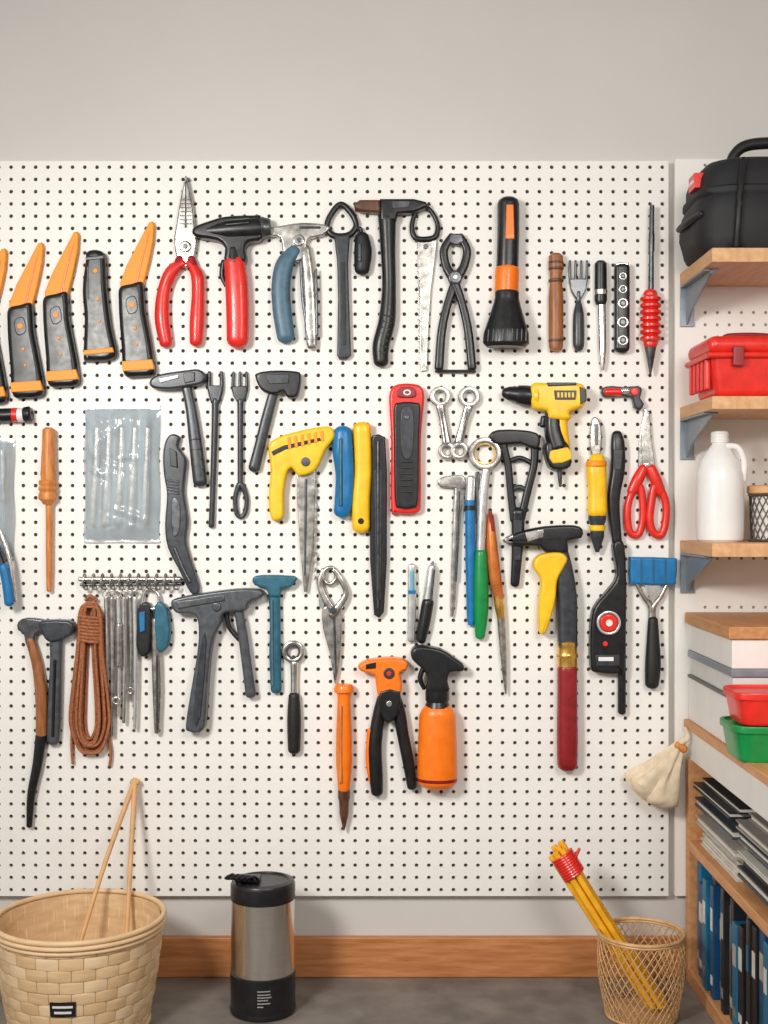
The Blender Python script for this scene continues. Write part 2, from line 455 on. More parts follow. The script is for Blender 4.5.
def ins(b):
    for i,x in enumerate((96,108,121,134,147)):
        b.tube([(x,428,3),(x-1,460,3.6),(x-3,500,4.5),(x-4,524,4.5)],STD,.5,w=2.8,sq=3)
package('plastic_packaged_tool_set',83,159,404,543,ins)
def ins2(b):
    b.tube([(0,450,3),(2,500,4)],STD,.5,w=2.8); b.tube([(-8,450,3),(-6,520,4)],STD,.5,w=2.8)
package('plastic_packaged_blade',-30,13,438,560,ins2)
b = B('blue_handled_pliers')
b.tube([(-12,530,3),(-2,548,4),(8,575,4.5),(13,600,5)],BLK,.8,w=17)
b.tube([(7,566,4.6),(11,585,5),(13,602,5)],BLU,.9,w=19)
b.tube([(2,530,2),(12,560,2.4),(17,600,2.4)],STL,.9,w=15)
b.tube([(-12,540,4),(-16,580,4.5),(-14,606,5)],BLU,.9,w=15)
b.disc(-11,534,6,0,22,GUN,1.5)
b.done()

b = B('wood_handled_awl')
b.lathe((49,428),(48,504),[(0,4),(.02,6),(.3,6.5),(.6,7.5),(.68,7),(.7,9),(.74,9),(.76,8),(.8,9.3),(.84,8),(.88,9.3),(.94,9),(.97,6),(1,5)],WDO,.9)
b.tube([(49,500,3.4),(49,560,3.2),(49,590,2.6)],WDO,.9,w=7)
b.done()

def hammer(name, head, shaft, m1, m2, df=.8, sq=3):
    b = B(name); b.poly(head,1,14,m1,2.5,3)
    b.tube(shaft,m2,df,sq=sq)
    return b
b = hammer('tack_hammer',[(151,381),(160,375),(185,371),(200,370),(207,377),(203,384),(190,387),(170,390),(153,388)],
    [(186,386,5),(191,410,5.5),(195,440,6.5),(198,465,7),(200,482,7)],DGR,DGR)
b.poly([(160,379),(180,375),(180,379),(161,384)],13,15,GUN,.5); b.poly([(184,374),(196,373),(196,382),(186,384)],13,15.5,BLK,.8)
for i in range(4): b.tube([(191+i,440+i*10,1),(201+i,439+i*10,1)],BLK,w=10)
b.done()
b = B('two_prong_fork')
for sx in (-1,1): b.tube([(215+sx*6,372,1.8),(215+sx*6,388,2.2),(215+sx*2,402,2.6)],DGR,.9,w=4)
b.poly([(207.5,385),(222.5,385),(221,396),(217,404),(213,404),(209,396)],1,6,DGR,1.5)
b.tube([(215,400,3.6),(214,440,3.2),(212,500,2.8),(211,526,3)],DGR,.9,w=4)
b.done()
b = B('weeding_fork')
for x in (233,239.5,246): b.tube([(x,372,1.4),(x,390,1.7),(240,402,2)],DGR,.9,w=3.5)
b.poly([(231.5,386),(247.5,386),(246,396),(242,404),(238,404),(233,396)],1,6,DGR,1.5)
b.tube([(240,400,3.2),(240,440,2.8),(240,485,2.8)],DGR,.9,w=4)
b.tube([(240,484,3),(235,497,2.4),(236,512,2.4),(240,517,2.2),(245,512,2.4),(246,497,2.4)],DGR,.9,closed=True,w=4)
b.done()
b = hammer('roofing_hammer',[(257,374),(275,371),(297,372),(301,376),(300,388),(297,397),(288,398),(284,392),(276,395),(264,392),(258,384)],
    [(274,390,5),(266,420,5.5),(259,448,5.5),(254,468,6)],BLK,DGR)
b.poly([(266,375),(290,375),(289,384),(270,385)],13,15,DGR,.8)
b.done()
b = B('adjustable_wrench')
b.poly([(166,440),(172,434),(180,437),(178,446),(182,452),(186,460),(185,476),(184,492),(188,520),(186,540),(191,560),(199,585),(197,594),(190,592),(180,572),(168,548),(165,525),(167,495),(164,475),(163,455)],1,9,DGR,2.2,3)
b.poly([(170,448),(177,452),(178,468),(171,466)],8,11,BLK,.8)
for i in range(5): b.tube([(168,480+i*3,1),(179,482+i*3,1)],GUN,w=9)
b.poly([(172,500),(180,503),(180,530),(173,535)],8,9.8,GUN,.8,3)
b.tube([(175,548,2),(183,568,2),(190,582,2)],GUN,w=8.6)
b.done()
b = B('folding_saw')
b.poly([(269,446),(280,437),(300,431),(322,427),(332,428),(335,437),(326,450),(316,470),(300,476),(292,468),(287,474),(284,494),(284,515),(279,520),(272,519),(269,500),(271,470)],1,15,YEL,3.5,3)
for i in range(6): b.poly([(288+i*6.5,438-i*1.2),(291+i*6.5,437.4-i*1.2),(292+i*6.5,449-i*1.6),(289+i*6.5,450-i*1.6)],14.5,16,KOR,.4)
b.poly([(272,452),(284,446),(320,438),(322,441),(286,450),(274,456)],14,15.8,BLK,.4)
b.poly([(297,468),(315,464),(315,500),(313,550),(307,592),(304,592),(300,550),(297,500)],3,7,STD,1)
for i in range(14): b.poly([(314.5,470+i*8),(317,474+i*8),(314,477+i*8)],4,6,STD,.2)
b.tube([(306,480,1.4),(305,575,.8)],GUN,w=7)
b.disc(306,462,4.5,14,17,GUN)
b.done()
b = B('blue_handled_chisel')
b.tube([(343,432,9),(343,450,10.5),(345,475,9.5),(344,500,9.5),(342,512,8.5)],BLU,.85,sq=2.5)
b.tube([(341,440,2),(341,505,2)],TEA,w=17); b.done()
b = B('yellow_handled_file')
b.tube([(362,428,9),(363,470,8.5),(361,500,9),(361,527,9)],YEL,.85,sq=3)
b.poly([(354,424),(370,424),(370,429),(354,429)],3,14,KOR,1); b.disc(361,521,3,12,16.5,BLK); b.done()
b = B('metal_file')
b.poly([(372,436),(378,434),(385,437),(387,470),(387,560),(384,612),(379,618),(374,615),(370,560),(369,470)],1,8,BLK,1.8)
b.poly([(374,470),(382,470),(381,600),(376,600)],7,8.6,DGR,.6)
b.tube([(378,442,1.4),(378,608,1.2)],GUN,w=9); b.done()
b = B('stud_finder')
b.poly([(392,388),(400,384),(414,384),(422,388),(424,400),(421,440),(421,500),(419,511),(410,514),(396,513),(391,508),(391,440),(389,400)],0,11,RED,3,4)
b.poly([(394,408),(400,403),(414,403),(420,408),(419,440),(418,500),(412,508),(400,508),(395,500),(394,440)],9,15,BLK,2,4)
b.poly([(400,388),(413,388),(416,395),(413,398),(400,398),(397,395)],9,13,DRD,1,3)
b.poly([(401,412),(413,412),(412,455),(402,455)],14,16,DGR,.8,3)
b.ring(407,393,4,2.4,WHT,w=12.5,ry=.7)
for i in range(6): b.tube([(401,462+i*6,.9),(412,462+i*6,.9)],DGR,w=15.5)
b.disc(407,418,2.4,14,17,GUN,.6)
b.done()
def ringwrench(name,u,v0,v1,r,lean,m=STL):
    b = B(name)
    b.ring(u,v0+r,r,r*.5,m,1.2,w=5)
    b.tube([(u+lean*.05,v0+2*r-1,4.6),(u+lean*.5,(v0+v1)/2,3.8),(u+lean,v1-2*r*.75,4.6)],m,.7,w=5,sq=3)
    b.tube([(u+lean*.2,v0+2*r+5,1),(u+lean*.8,v1-2*r*.75-2,1)],GUN,w=8)
    b.ring(u+lean,v1-r*.75,r*.85,r*.4,m,1.2,w=5)
    return b
ringwrench('combination_wrench',440,386,459,10.5,7,STD).done()
ringwrench('combination_wrench',469,386,459,11,-10,STD).done()

b = B('cordless_drill')
b.poly([(530,386),(545,384),(575,384),(583,389),(585,400),(580,408),(568,413),(569,420),(548,420),(545,412),(531,408)],1,22,YEL,4,3)
b.poly([(545,384),(574,384),(574,387),(546,388)],4,23,BLK,1)
b.poly([(552,392),(574,392),(573,401),(553,401)],21,23.5,BLK,.6)
for i in range(5): b.poly([(555+i*3.6,394),(557+i*3.6,394),(557+i*3.6,399),(555+i*3.6,399)],23,24,YEL,.2)
b.poly([(577,388),(584,391),(584,402),(578,406)],5,23,BLK,1)
b.lathe((533,397),(502,393),[(0,10),(.2,10.5),(.5,9.5),(.55,8),(.8,7),(.97,4.5),(1,3)],BLK,1,w=11)
b.lathe((536,397),(532,397),[(0,12),(1,11)],YEL,1,w=12)
b.tube([(556,416,10),(557,432,10.5),(559,450,11)],YEL,.8,w=11,sq=3)
b.tube([(552,412,7.5),(552,430,8.5),(557,448,9.5)],BLK,1.2,w=11.5,sq=3)
b.tube([(543,418,3),(542,426,3)],BLK,w=11)
b.poly([(544,444),(560,441),(567,446),(570,462),(566,469),(552,470),(546,462)],0,21,BLK,3,2)
b.poly([(548,452),(566,448),(569,460),(551,464)],10,22,YEL,1.5,2)
b.tube([(559,468,3),(560,486,1.6)],GUN,w=10)
b.done()
b = B('pipe_cutter')
b.poly([(602,388),(612,386),(624,387),(638,386),(642,390),(640,398),(644,404),(640,410),(634,407),(632,398),(618,396),(604,397)],1,9,DGR,1.8,2)
b.tube([(606,392,4),(620,392,4)],RED,.9,w=8); b.disc(634,392,4,6,12,RED,1); b.tube([(622,391,3),(628,391,3)],STL,w=9)
b.done()
b = B('yellow_handled_screwdriver')
b.poly([(592,420),(596,417),(600,422),(602,435),(600,456),(592,457),(590,440)],2,8,STD,1.5,2)
b.poly([(594,424),(598,424),(598,445),(595,445)],7,9,GUN,.5)
b.tube([(597,458,7),(596,470,10),(597,490,9.5),(597,512,10)],YEL,.85,sq=2.5)
b.lathe((596,462),(596,466),[(0,10.4),(1,10.4)],KOR,.9,w=9)
b.lathe((597,514),(597,552),[(0,9),(.15,9),(.3,7),(.6,7),(1,2)],DGR,.85,w=8)
b.lathe((597,526),(597,530),[(0,8),(1,8)],YEL,.85,w=8)
b.done()
b = B('reel_measuring_tool')
b.tube([(617,434,5),(618,445,7),(618,470,7),(614,500,6),(617,540,5),(622,580,4.5),(622,640,4),(622,712,4)],BLK,.8,sq=3)
b.poly([(612,546),(616,575),(607,590),(594,606),(590,625),(590,665),(596,672),(618,673),(624,665),(625,560),(620,540)],1,14,BLK,3,3)
b.disc(607,622,13,12,17,DGR,1.5); b.ring(607,622,12,9.5,SIL,.8,w=17); b.disc(607,622,9,14,19,RED,1.5); b.disc(607,622,3.4,17,20.5,WHT,.5)
b.poly([(594,654),(618,654),(618,665),(595,665)],13,15.5,DGR,.8); b.poly([(597,656),(612,656),(612,660),(597,660)],15,16,WHT,.2)
b.disc(604,643,2.5,13,15.5,RED,.5)
b.poly([(613,450),(622,450),(620,470),(614,470)],10,12.6,DGR,.8)
b.done()
b = B('scissors')
b.poly([(649,410),(645,409),(640,440),(639,466),(647,474),(654,466),(651,440)],1,3,STD,.8)
b.poly([(645,408),(650,412),(652,440),(656,466),(648,474),(643,466),(642,440)],3,5,STD,.8)
b.disc(648,466,3.4,1,8,STL,1)
def loop(b,pts,m,r,w,df=.9): b.tube([(u,v,r) for u,v in pts],m,df,closed=True,w=w)
b.tube([(644,468,5),(638,480,6),(632,492,5)],RED,.8,w=5); b.tube([(651,468,5),(656,480,6),(661,492,5)],RED,.8,w=6)
loop(b,[(636,486),(629,502),(628,520),(631,533),(639,534),(643,520),(643,500),(641,488)],RED,3.8,5)
loop(b,[(655,486),(652,500),(650,520),(654,533),(662,534),(666,520),(666,503),(661,490)],RED,4,6)
b.done()

b = B('caulking_gun')
b.poly([(490,434),(498,430),(520,430),(536,433),(540,440),(536,450),(520,444),(500,445),(491,441)],1,12,BLK,2.5,2)
b.tube([(502,440,4),(508,465,3.8),(511,495,3.8),(514,520,4)],BLK,.9,w=6,sq=3)
b.tube([(535,442,4.2),(534,465,4),(528,490,4),(521,520,4)],BLK,.9,w=6,sq=3)
b.tube([(508,462,2.6),(520,458,2.6),(533,464,2.6)],BLK,.9,w=6)
b.tube([(511,490,2.6),(520,487,2.6),(528,492,2.6)],DGR,.9,w=6)
b.tube([(518,512,7),(518,530,6.5),(517,555,5.5),(515,584,4.5)],BLK,.8,sq=3)
b.poly([(513,520),(522,520),(520,560),(514,560)],9,12,DGR,.8)
b.done()
b = B('needle_file')
b.poly([(438,480),(446,476),(462,475),(466,482),(463,490),(452,488),(440,487)],1,7,STD,1.5,2)
b.tube([(459,486,5),(457,520,4.2),(455,560,3.5),(453,600,2.4),(452,616,1.5)],STD,.6,sq=3,w=4)
b.tube([(459,492,1.4),(456,580,1.2)],GUN,w=7); b.done()
b = B('blue_marker')
b.lathe((471,476),(470,500),[(0,3),(.1,5),(1,5)],SIL,.9,w=5); b.lathe((470,500),(471,625),[(0,5),(.5,5),(.95,4),(1,3)],BLU,.9,w=5)
b.lathe((470,506),(470,510),[(0,5.4),(1,5.4)],BLK,.9,w=5); b.done()
b = B('green_handled_ring_spanner')
b.ring(485,454,17,10.5,STD,1.1,w=6); b.ring(485,454,11,9.5,BRS,1.5,w=6)
b.tube([(486,470,5),(483,500,5),(481,545,4.5),(481,556,4.5)],SIL,.8,w=6)
b.tube([(477,473,1.6),(478,520,1.5)],GUN,w=6)
b.tube([(481,553,6),(481,580,7.5),(481,610,7.5),(480,636,5)],GRN,.85,w=6.4); b.done()
b = B('artist_paintbrush')
b.tube([(491,516,3.2),(492,545,5.5),(495,575,6.2),(499,598,5)],COP,.9,w=6)
b.lathe((498,596),(501,618),[(0,5),(.5,5),(1,4)],BRS,.9,w=6)
b.tube([(501,616,4),(503,650,3.5),(505,680,2),(506,694,.8)],STD,.8,w=6)
b.tube([(490,512,2),(493,530,2)],DRD,w=9); b.done()
b = B('craft_knife')
b.tube([(412,566,4),(412,600,4.4),(411,640,4)],SIL,.8,sq=3,w=4); b.tube([(412,572,2),(412,590,2)],CYN,w=7)
b.poly([(408,590),(416,590),(416,594),(408,594)],4,8,BLU,.4); b.done()
b = B('fountain_pen')
b.tube([(432,567,4),(430,582,4.6),(427,604,5)],SIL,.9,w=5); b.tube([(428,602,6),(424,625,6),(421,640,5)],BLK,.9,w=6)
b.tube([(434,570,1.2),(431,600,1.2)],GUN,w=10); b.tube([(432,566,2),(433,562,1)],GUN,w=5); b.done()

b = B('framing_hammer')
b.poly([(503,540),(512,534),(524,530),(545,526),(572,525),(581,529),(580,538),(566,541),(567,552),(545,552),(538,546),(522,546),(508,544)],2,18,BLK,3,2)
b.poly([(524,532),(542,529),(542,537),(526,542)],17,19.5,STD,.8); b.poly([(503,539),(512,535),(512,543),(505,543)],3,18,STL,.8)
b.tube([(551,540,8),(560,556,9),(566,590,10),(567,620,10),(567,645,10)],DGR,.8,sq=3,w=9)
b.poly([(533,560),(540,554),(558,552),(566,558),(562,568),(556,580),(554,600),(548,622),(544,632),(538,630),(538,600),(540,580),(533,568)],5,19,YEL,3,3)
b.lathe((567,642),(567,666),[(0,10.5),(.15,10.5),(.2,9.8),(.45,9.8),(.5,10.8),(.6,10.8),(.65,9.8),(1,10)],BRS,.85,w=9.2)
b.tube([(567,668,10),(567,700,10),(567,740,10.5),(567,764,10)],DRD,.85,sq=2.5,w=9)
b.done()
b = B('paint_scraper')
b.poly([(630,560),(634,557),(672,558),(677,561),(676,580),(672,585),(634,584),(630,581)],1,9,BLU,2.5,2)
for u in (641,653,665): b.poly([(u-.7,559),(u+.7,559),(u+.7,584),(u-.7,584)],8,9.8,TEA,.2)
b.tube([(637,584,2),(644,597,2.2),(651,607,3),(652,620,3.6)],STD,.8,w=5); b.tube([(668,584,2),(661,597,2.2),(654,607,3),(653,618,3.6)],STD,.8,w=5)
b.poly([(645,585),(661,585),(653,604)],3,5,SIL,.5)
b.tube([(653,620,5),(653,640,6.5),(653,665,8),(652,684,7)],RUB,.85); b.done()

# ------------------------------------------------------------ ROW 3
b = B('hand_pruning_hook')
b.poly([(18,622),(26,618),(40,619),(48,622),(44,630),(36,634),(34,646),(26,644),(24,634),(18,630)],1,9,GUN,2,2)
b.tube([(30,640,5),(37,665,5.5),(41,700,6),(41,738,5.5)],WDB,.85,w=6)
b.tube([(41,736,6),(37,765,5),(31,795,4.2),(29,826,3)],BLK,.8,w=6); b.done()
b = B('mason_hammer')
b.poly([(40,624),(45,620),(70,620),(75,626),(73,634),(60,640),(50,641),(44,634)],1,15,DGR,2.5,2)
b.tube([(56,638,6.5),(56,660,6),(55,690,6.5),(54,720,6.8),(53,741,6.2)],GRM,.85,sq=3)
b.tube([(56,660,1.5),(54,735,1.5)],BLK,w=11.8); b.done()

b = B('coiled_cord')
rr = random.Random(3)
for i in range(13):
    a = rr.uniform(-3,3); wd = 6+i*1.15; c = 90+rr.uniform(-1.5,1.5); wz = 2.5+(i % 4)*2.4+rr.uniform(-.5,.5)
    top = 602+rr.uniform(0,5); bot = 740+i*1.1+rr.uniform(-3,3)
    L = [(c,top),(c+wd*.5,top+6),(c+wd*.65+a*.3,650),(c+wd*.95,700),(c+wd,725),(c+wd*.6,bot-4),(c,bot),(c-wd*.6,bot-4),(c-wd,725),(c-wd*.95,700),(c-wd*.65,650),(c-wd*.5,top+6)]
    b.tube([(u,v,1.5,wz) for u,v in L],ROP,1,5,closed=True,n=8)
for i in range(8): b.tube([(78,618+i*3.4,1.8,2),(81,616+i*3.4,1.8,10),(90,617+i*3.4,1.8,13),(99,618+i*3.4,1.8,10),(102,618+i*3.4,1.8,2)],ROP,1,4,n=8)
b.tube([(86,600,2,6),(90,596,2,8),(96,600,2,6)],ROP)
b.tube([(74,700,1.6),(71,740,1.6),(72,764,1.4)],ROP,w=4); b.tube([(104,720,1.6),(110,750,1.6),(109,766,1.4)],ROP,w=4)
b.done()

b = B('hook_rail_with_hex_keys')
b.tube([(80,579,2.4),(180,579,2.4)],STD,1,0,w=8); b.tube([(80,585,1.4),(180,584,1.4)],GUN,1,0,w=4)
for u in (84,176): b.tube([(u,580,2,0),(u,580,2,8)],STD,1,0)
for i,u in enumerate(range(86,180,9)):
    b.tube([(u,577,1.1,7),(u-1,574,1.1,9),(u-2,580,1.1,12),(u-1,588,1.1,11),(u+2,589,1.1,9),(u+3,586,1.1,8)],STD,1,4,n=8)
for i,(u,v1) in enumerate(((106,690),(112,735),(118,715),(124,722),(130,700),(135,728))):
    b.ring(u,594,4,2.6,STD,w=8)
    b.tube([(u,598,2.6),(u+1,v1*.5+300,2.4),(u,v1,1.8)],(STL,STD,SIL)[i%3],.8,w=5+(i%2)*3)
b.ring(117,700,4,2.4,STL,w=11); b.ring(131,690,3.6,2.2,STD,w=11)
b.tube([(120,625,3.4),(120,665,3.4)],STD,.8,w=11)
b.done()
b = B('bow_clamp_pliers')
b.tube([(146,590,1.6),(143,600,1.8),(146,608,2),(156,608,2),(159,598,1.8),(154,590,1.6)],STL,closed=True,w=6)
b.poly([(139,606),(150,603),(152,625),(150,652),(142,656),(137,645),(138,625)],2,12,BLK,2,2)
b.poly([(155,606),(165,604),(170,620),(170,640),(165,650),(157,648)],2,12,TEA,2,2)
b.poly([(140,612),(146,611),(146,630),(141,632)],11,13.5,BLU,.8)
b.tube([(156,620,4.5),(156,648,4.5),(157,690,4.5),(157,732,2.6)],STD,.8,w=8); b.tube([(158,655,1.2),(158,728,1)],GUN,w=12)
b.done()

b = B('staple_gun')
b.poly([(173,600),(185,596),(215,591),(245,588),(262,590),(263,596),(250,602),(246,610),(226,612),(222,622),(214,640),(210,670),(208,700),(206,724),(200,731),(190,730),(187,724),(192,690),(198,655),(200,630),(196,614),(180,613),(174,608)],1,17,GRM,2.5,3)
b.poly([(178,601),(225,594),(226,600),(180,608)],16,18.5,GUN,.8)
b.poly([(203,640),(208,640),(202,715),(195,716)],16,18.5,DGR,.8,2)
b.tube([(238,606,4.5),(243,635,5),(247,665,5),(251,694,5.5)],GRM,.85,w=8,sq=3)
b.tube([(226,612,2.6),(230,628,2.4),(240,640,2.4)],BLK,.9,w=8)
b.disc(218,606,4.5,16,19,GUN,1); b.done()
b = B('teal_hammer')
b.poly([(253,578),(262,575),(294,576),(296,581),(290,587),(282,588),(280,596),(270,596),(266,588),(255,585)],1,12,TEA,2,2)
b.tube([(274,592,6),(275,620,5.5),(275,655,6),(276,690,5.5)],TEA,.8,sq=3)
b.tube([(272,600,1.3),(273,685,1.3)],BGR,w=10); b.done()
b = B('ratchet_wrench')
b.ring(293,652,11.5,6.5,STD,1,w=5); b.ring(293,652,6.8,5.2,GUN,1.3,w=5,n=12)
b.tube([(294,663,4),(294,682,3.4),(294,698,4)],STL,.8,w=5); b.tube([(294,696,5.5),(294,720,7),(294,750,6.2)],RUB,.85); b.done()
b = B('garden_snips')
b.tube([(324,570,3),(320,584,3.4),(326,600,4),(336,614,4)],STD,.8,w=5,sq=3); b.tube([(334,570,2.6),(341,580,3),(346,594,3),(338,608,4),(332,616,4)],STD,.8,w=6,sq=3)
loop(b,[(325,570),(333,568),(336,578),(330,584),(324,580)],STD,2,6)
b.poly([(326,606),(340,606),(342,630),(340,660),(336,682),(334,682),(330,655),(323,630),(322,612)],1,7,STD,1.5,2)
b.tube([(334,615,1.2),(336,676,.9)],GUN,w=7.2); b.disc(333,610,4,6,10,GUN,1)
b.poly([(318,590),(325,588),(324,612),(319,606)],1,6,STL,1); b.done()
b = B('orange_chisel')
b.lathe((344,685),(344,790),[(0,9),(.03,10),(.06,10),(.08,7),(.14,6.5),(.5,8),(.75,8),(.98,6),(1,5)],ORG,.9)
b.lathe((344,789),(344,830),[(0,6),(.2,6),(.3,5),(.6,4.5),(1,.8)],WDK,.85,w=8)
b.tube([(341,705,1.6),(341,780,1.6)],WDO,w=16); b.done()
b = B('spring_clamp_pliers')
b.poly([(359,664),(370,659),(392,657),(406,660),(407,668),(400,672),(402,684),(398,697),(380,697),(376,684),(374,674),(361,670)],1,17,ORG,3,3)
b.poly([(366,663),(376,661),(376,667),(366,668)],16,18,BLK,.6); b.disc(389,672,5.5,15,19,DGR,1); b.disc(389,672,2.4,18,20,RED,.4)
b.tube([(385,695,7),(379,715,6.5),(375,745,7),(376,775,7),(377,792,6)],BLK,.85,w=8)
b.tube([(393,695,7),(399,712,6.5),(403,735,6),(408,760,6),(412,786,5)],BLK,.85,w=9)
b.tube([(370,730,3),(369,760,3.5),(372,782,3)],ORG,.8,w=8)
b.poly([(380,690),(400,690),(398,712),(388,722),(380,710)],4,18,BLK,2,2); b.disc(389,702,3,17,19.5,STL,.6); b.done()
b = B('spray_bottle')
b.poly([(411,650),(418,645),(440,648),(456,658),(463,664),(462,670),(450,671),(447,680),(448,690),(426,690),(427,676),(420,666),(412,658)],2,20,BLK,3,3)
b.tube([(423,668,2.6),(420,678,2.6),(424,688,2)],BLK,w=11)
b.lathe((437,688),(437,706),[(0,10),(.1,12),(.6,12),(.7,11),(1,13)],BLK,.9,w=14)
b.lathe((437,704),(437,783),[(0,12),(.06,16),(.12,18),(.5,19.5),(.9,20),(.97,19.5),(1,17)],ORG,.75,w=15,n=26)
b.lathe((437,776),(437,779),[(0,20),(1,19.8)],DRD,.75,w=15,n=26); b.done()

# ------------------------------------------------------------ right hand shelves
SHW = mat('shelf_wood', (224,178,130), .5, 0, .1, 12, .1, rgb2=(202,150,102), stretch=(8,1,8))
for zt, zb in ((1.400,1.374),(1.134,1.110),(.870,.845)):
    b = B('wall_shelf', raw=True); b.box(.588, 1.058, -.26, -.0145, zb, zt, SHW, .002)
    t = .004
    for x in (.600, .95):
        pr = [(-.015,zb),(-.20,zb),(-.20,zb-.008),(-.05,zb-.055),(-.024,zb-.075),(-.015,zb-.075)]
        vs0 = [b.bm.verts.new((x,y,z)) for y,z in pr]; vs1 = [b.bm.verts.new((x+t,y,z)) for y,z in pr]
        mi = b.mi(BRK); fs = [b.bm.faces.new(vs0), b.bm.faces.new(vs1[::-1])]
        for q in range(len(pr)): fs.append(b.bm.faces.new((vs0[q],vs1[q],vs1[(q+1)%len(pr)],vs0[(q+1)%len(pr)])))
        for f in fs: f.material_index = mi
        bmesh.ops.recalc_face_normals(b.bm, faces=fs)
        b.box(x-.012,x+.016,-.2,-.015,zb-.004,zb,BRK,.001); b.box(x-.012,x+.016,-.019,-.0145,zb-.08,zb,BRK,.001)
    b.done()

FAB = mat('black_fabric', (26,26,29), .65, 0, .3, 300, .5)
def loft(b, secs, m, n=48, sq=4, wob=0):   # secs: (cx,cy,z,rx,ry)
    rs = []
    for cx,cy,z,rx,ry in secs:
        r = []
        for j in range(n):
            th = 2*math.pi*j/n; c, s_ = math.cos(th), math.sin(th)
            q = wob*(math.sin(3*th+z*60)+.7*math.sin(7*th-z*90)+.5*math.sin(11*th+z*140))
            r.append((cx+math.copysign(abs(c)**(2/sq),c)*(rx+q), cy+math.copysign(abs(s_)**(2/sq),s_)*(ry+q), z))
        rs.append(r)
    return b._rings(rs, m)
b = B('tool_bag', raw=True)
cx = .745; cy=-.140
loft(b,[(cx,cy,1.400,.156,.098),(cx,cy,1.404,.164,.106),(cx,cy,1.415,.169,.111),(cx,cy,1.43,.172,.114),(cx,cy,1.45,.174,.115),(cx,cy,1.47,.174,.115),(cx,cy,1.49,.172,.113),(cx,cy,1.502,.167,.109),(cx,cy,1.507,.171,.112),(cx,cy,1.515,.171,.112),(cx,cy,1.519,.165,.107),(cx,cy,1.54,.162,.104),(cx,cy,1.558,.156,.098),(cx,cy,1.570,.146,.088),(cx,cy,1.576,.13,.074),(cx,cy,1.578,.05,.03)],FAB,sq=4.4,wob=.0011)
b.tube([(cx-.09,cy,1.565,.009),(cx-.085,cy,1.598,.010),(cx-.05,cy,1.620,.011),(cx+.05,cy,1.620,.011),(cx+.085,cy,1.598,.010),(cx+.09,cy,1.565,.009)],RUB)
b.box(cx-.05,cx+.07,cy-.126,cy-.108,1.42,1.49,FAB,.008,seg=3)
for s_ in (-.11,.11): b.tube([(cx+s_,cy-.108,1.405,.006),(cx+s_,cy-.119,1.45,.006),(cx+s_*.95,cy-.114,1.51,.006),(cx+s_*.85,cy-.095,1.565,.006)],RUB)
b.tube([(cx-.166,cy-.08,1.47,.006),(cx-.180,cy-.02,1.465,.007),(cx-.176,cy+.05,1.47,.006)],RUB)
b.box(cx-.1725,cx-.155,cy-.055,cy-.01,1.524,1.552,RED,.001)
b.box(cx-.1732,cx-.160,cy-.048,cy-.018,1.535,1.541,WHT,.0004)
b.done()
b = B('red_toolbox', raw=True)
b.box(.594,.775,-.235,-.075,1.134,1.222,RED,.014,taper=.012,seg=4)
b.box(.584,.783,-.243,-.067,1.205,1.216,RED,.005,seg=3)
b.box(.588,.779,-.239,-.071,1.214,1.246,RED,.014,seg=4)
for i in range(5): b.box(.587,.597,-.215+i*.028,-.205+i*.028,1.150,1.205,RED,.003)
for x in (.63,.73): b.box(x,x+.02,-.2465,-.236,1.19,1.225,DRD,.002)
b.tube([(.64,-.155,1.243,.005),(.645,-.155,1.256,.005),(.72,-.155,1.256,.005),(.725,-.155,1.243,.005)],DRD)
b.done()
b = B('white_jug', raw=True)
jx, jy = .634,-.14
b.lz(jx,jy,[(.038,.870),(.043,.874),(.0445,.90),(.0445,.982),(.0425,1.0),(.036,1.020),(.025,1.040),(.016,1.052),(.0145,1.056),(.0165,1.057),(.0165,1.076),(.0145,1.078)],WHT)
b.tube([(jx+.012,jy-.012,1.050,.006),(jx+.030,jy-.018,1.046,.006),(jx+.041,jy-.018,1.02,.006),(jx+.040,jy-.014,.985,.006)],WHT)
for z in (1.060,1.066,1.072): b.lz(jx,jy,[(.0165,z),(.0172,z+.001),(.0172,z+.002),(.0165,z+.003)],WHT,24)
b.done()
b = B('lidded_wire_basket', raw=True)
WIR = mat('grey_wire', (96,90,86), .45, .5, .2, 60)
bx, by = .748,-.14
b.lz(bx,by,[(.050,.872),(.054,.955)],mat('basket_liner',(226,222,216),.8,0,.1,150,.4),n=24)
for k in range(24):
    for s in (-1,1):
        b.tube([(bx+(.053+.003*t)*math.cos(2*math.pi*k/24+s*t*.9),by+(.053+.003*t)*math.sin(2*math.pi*k/24+s*t*.9),.872+.086*t,.0011) for t in (0,.25,.5,.75,1)],WIR,sm=1,n=6)
for z in (.873,.958): b.tube([(bx+.057*math.cos(a*math.pi/12),by+.057*math.sin(a*math.pi/12),z,.0025) for a in range(24)],WIR,sm=1,closed=True,n=6)
b.lz(bx,by,[(.058,.960),(.061,.962),(.061,.974),(.058,.976)],SHW)
b.done()

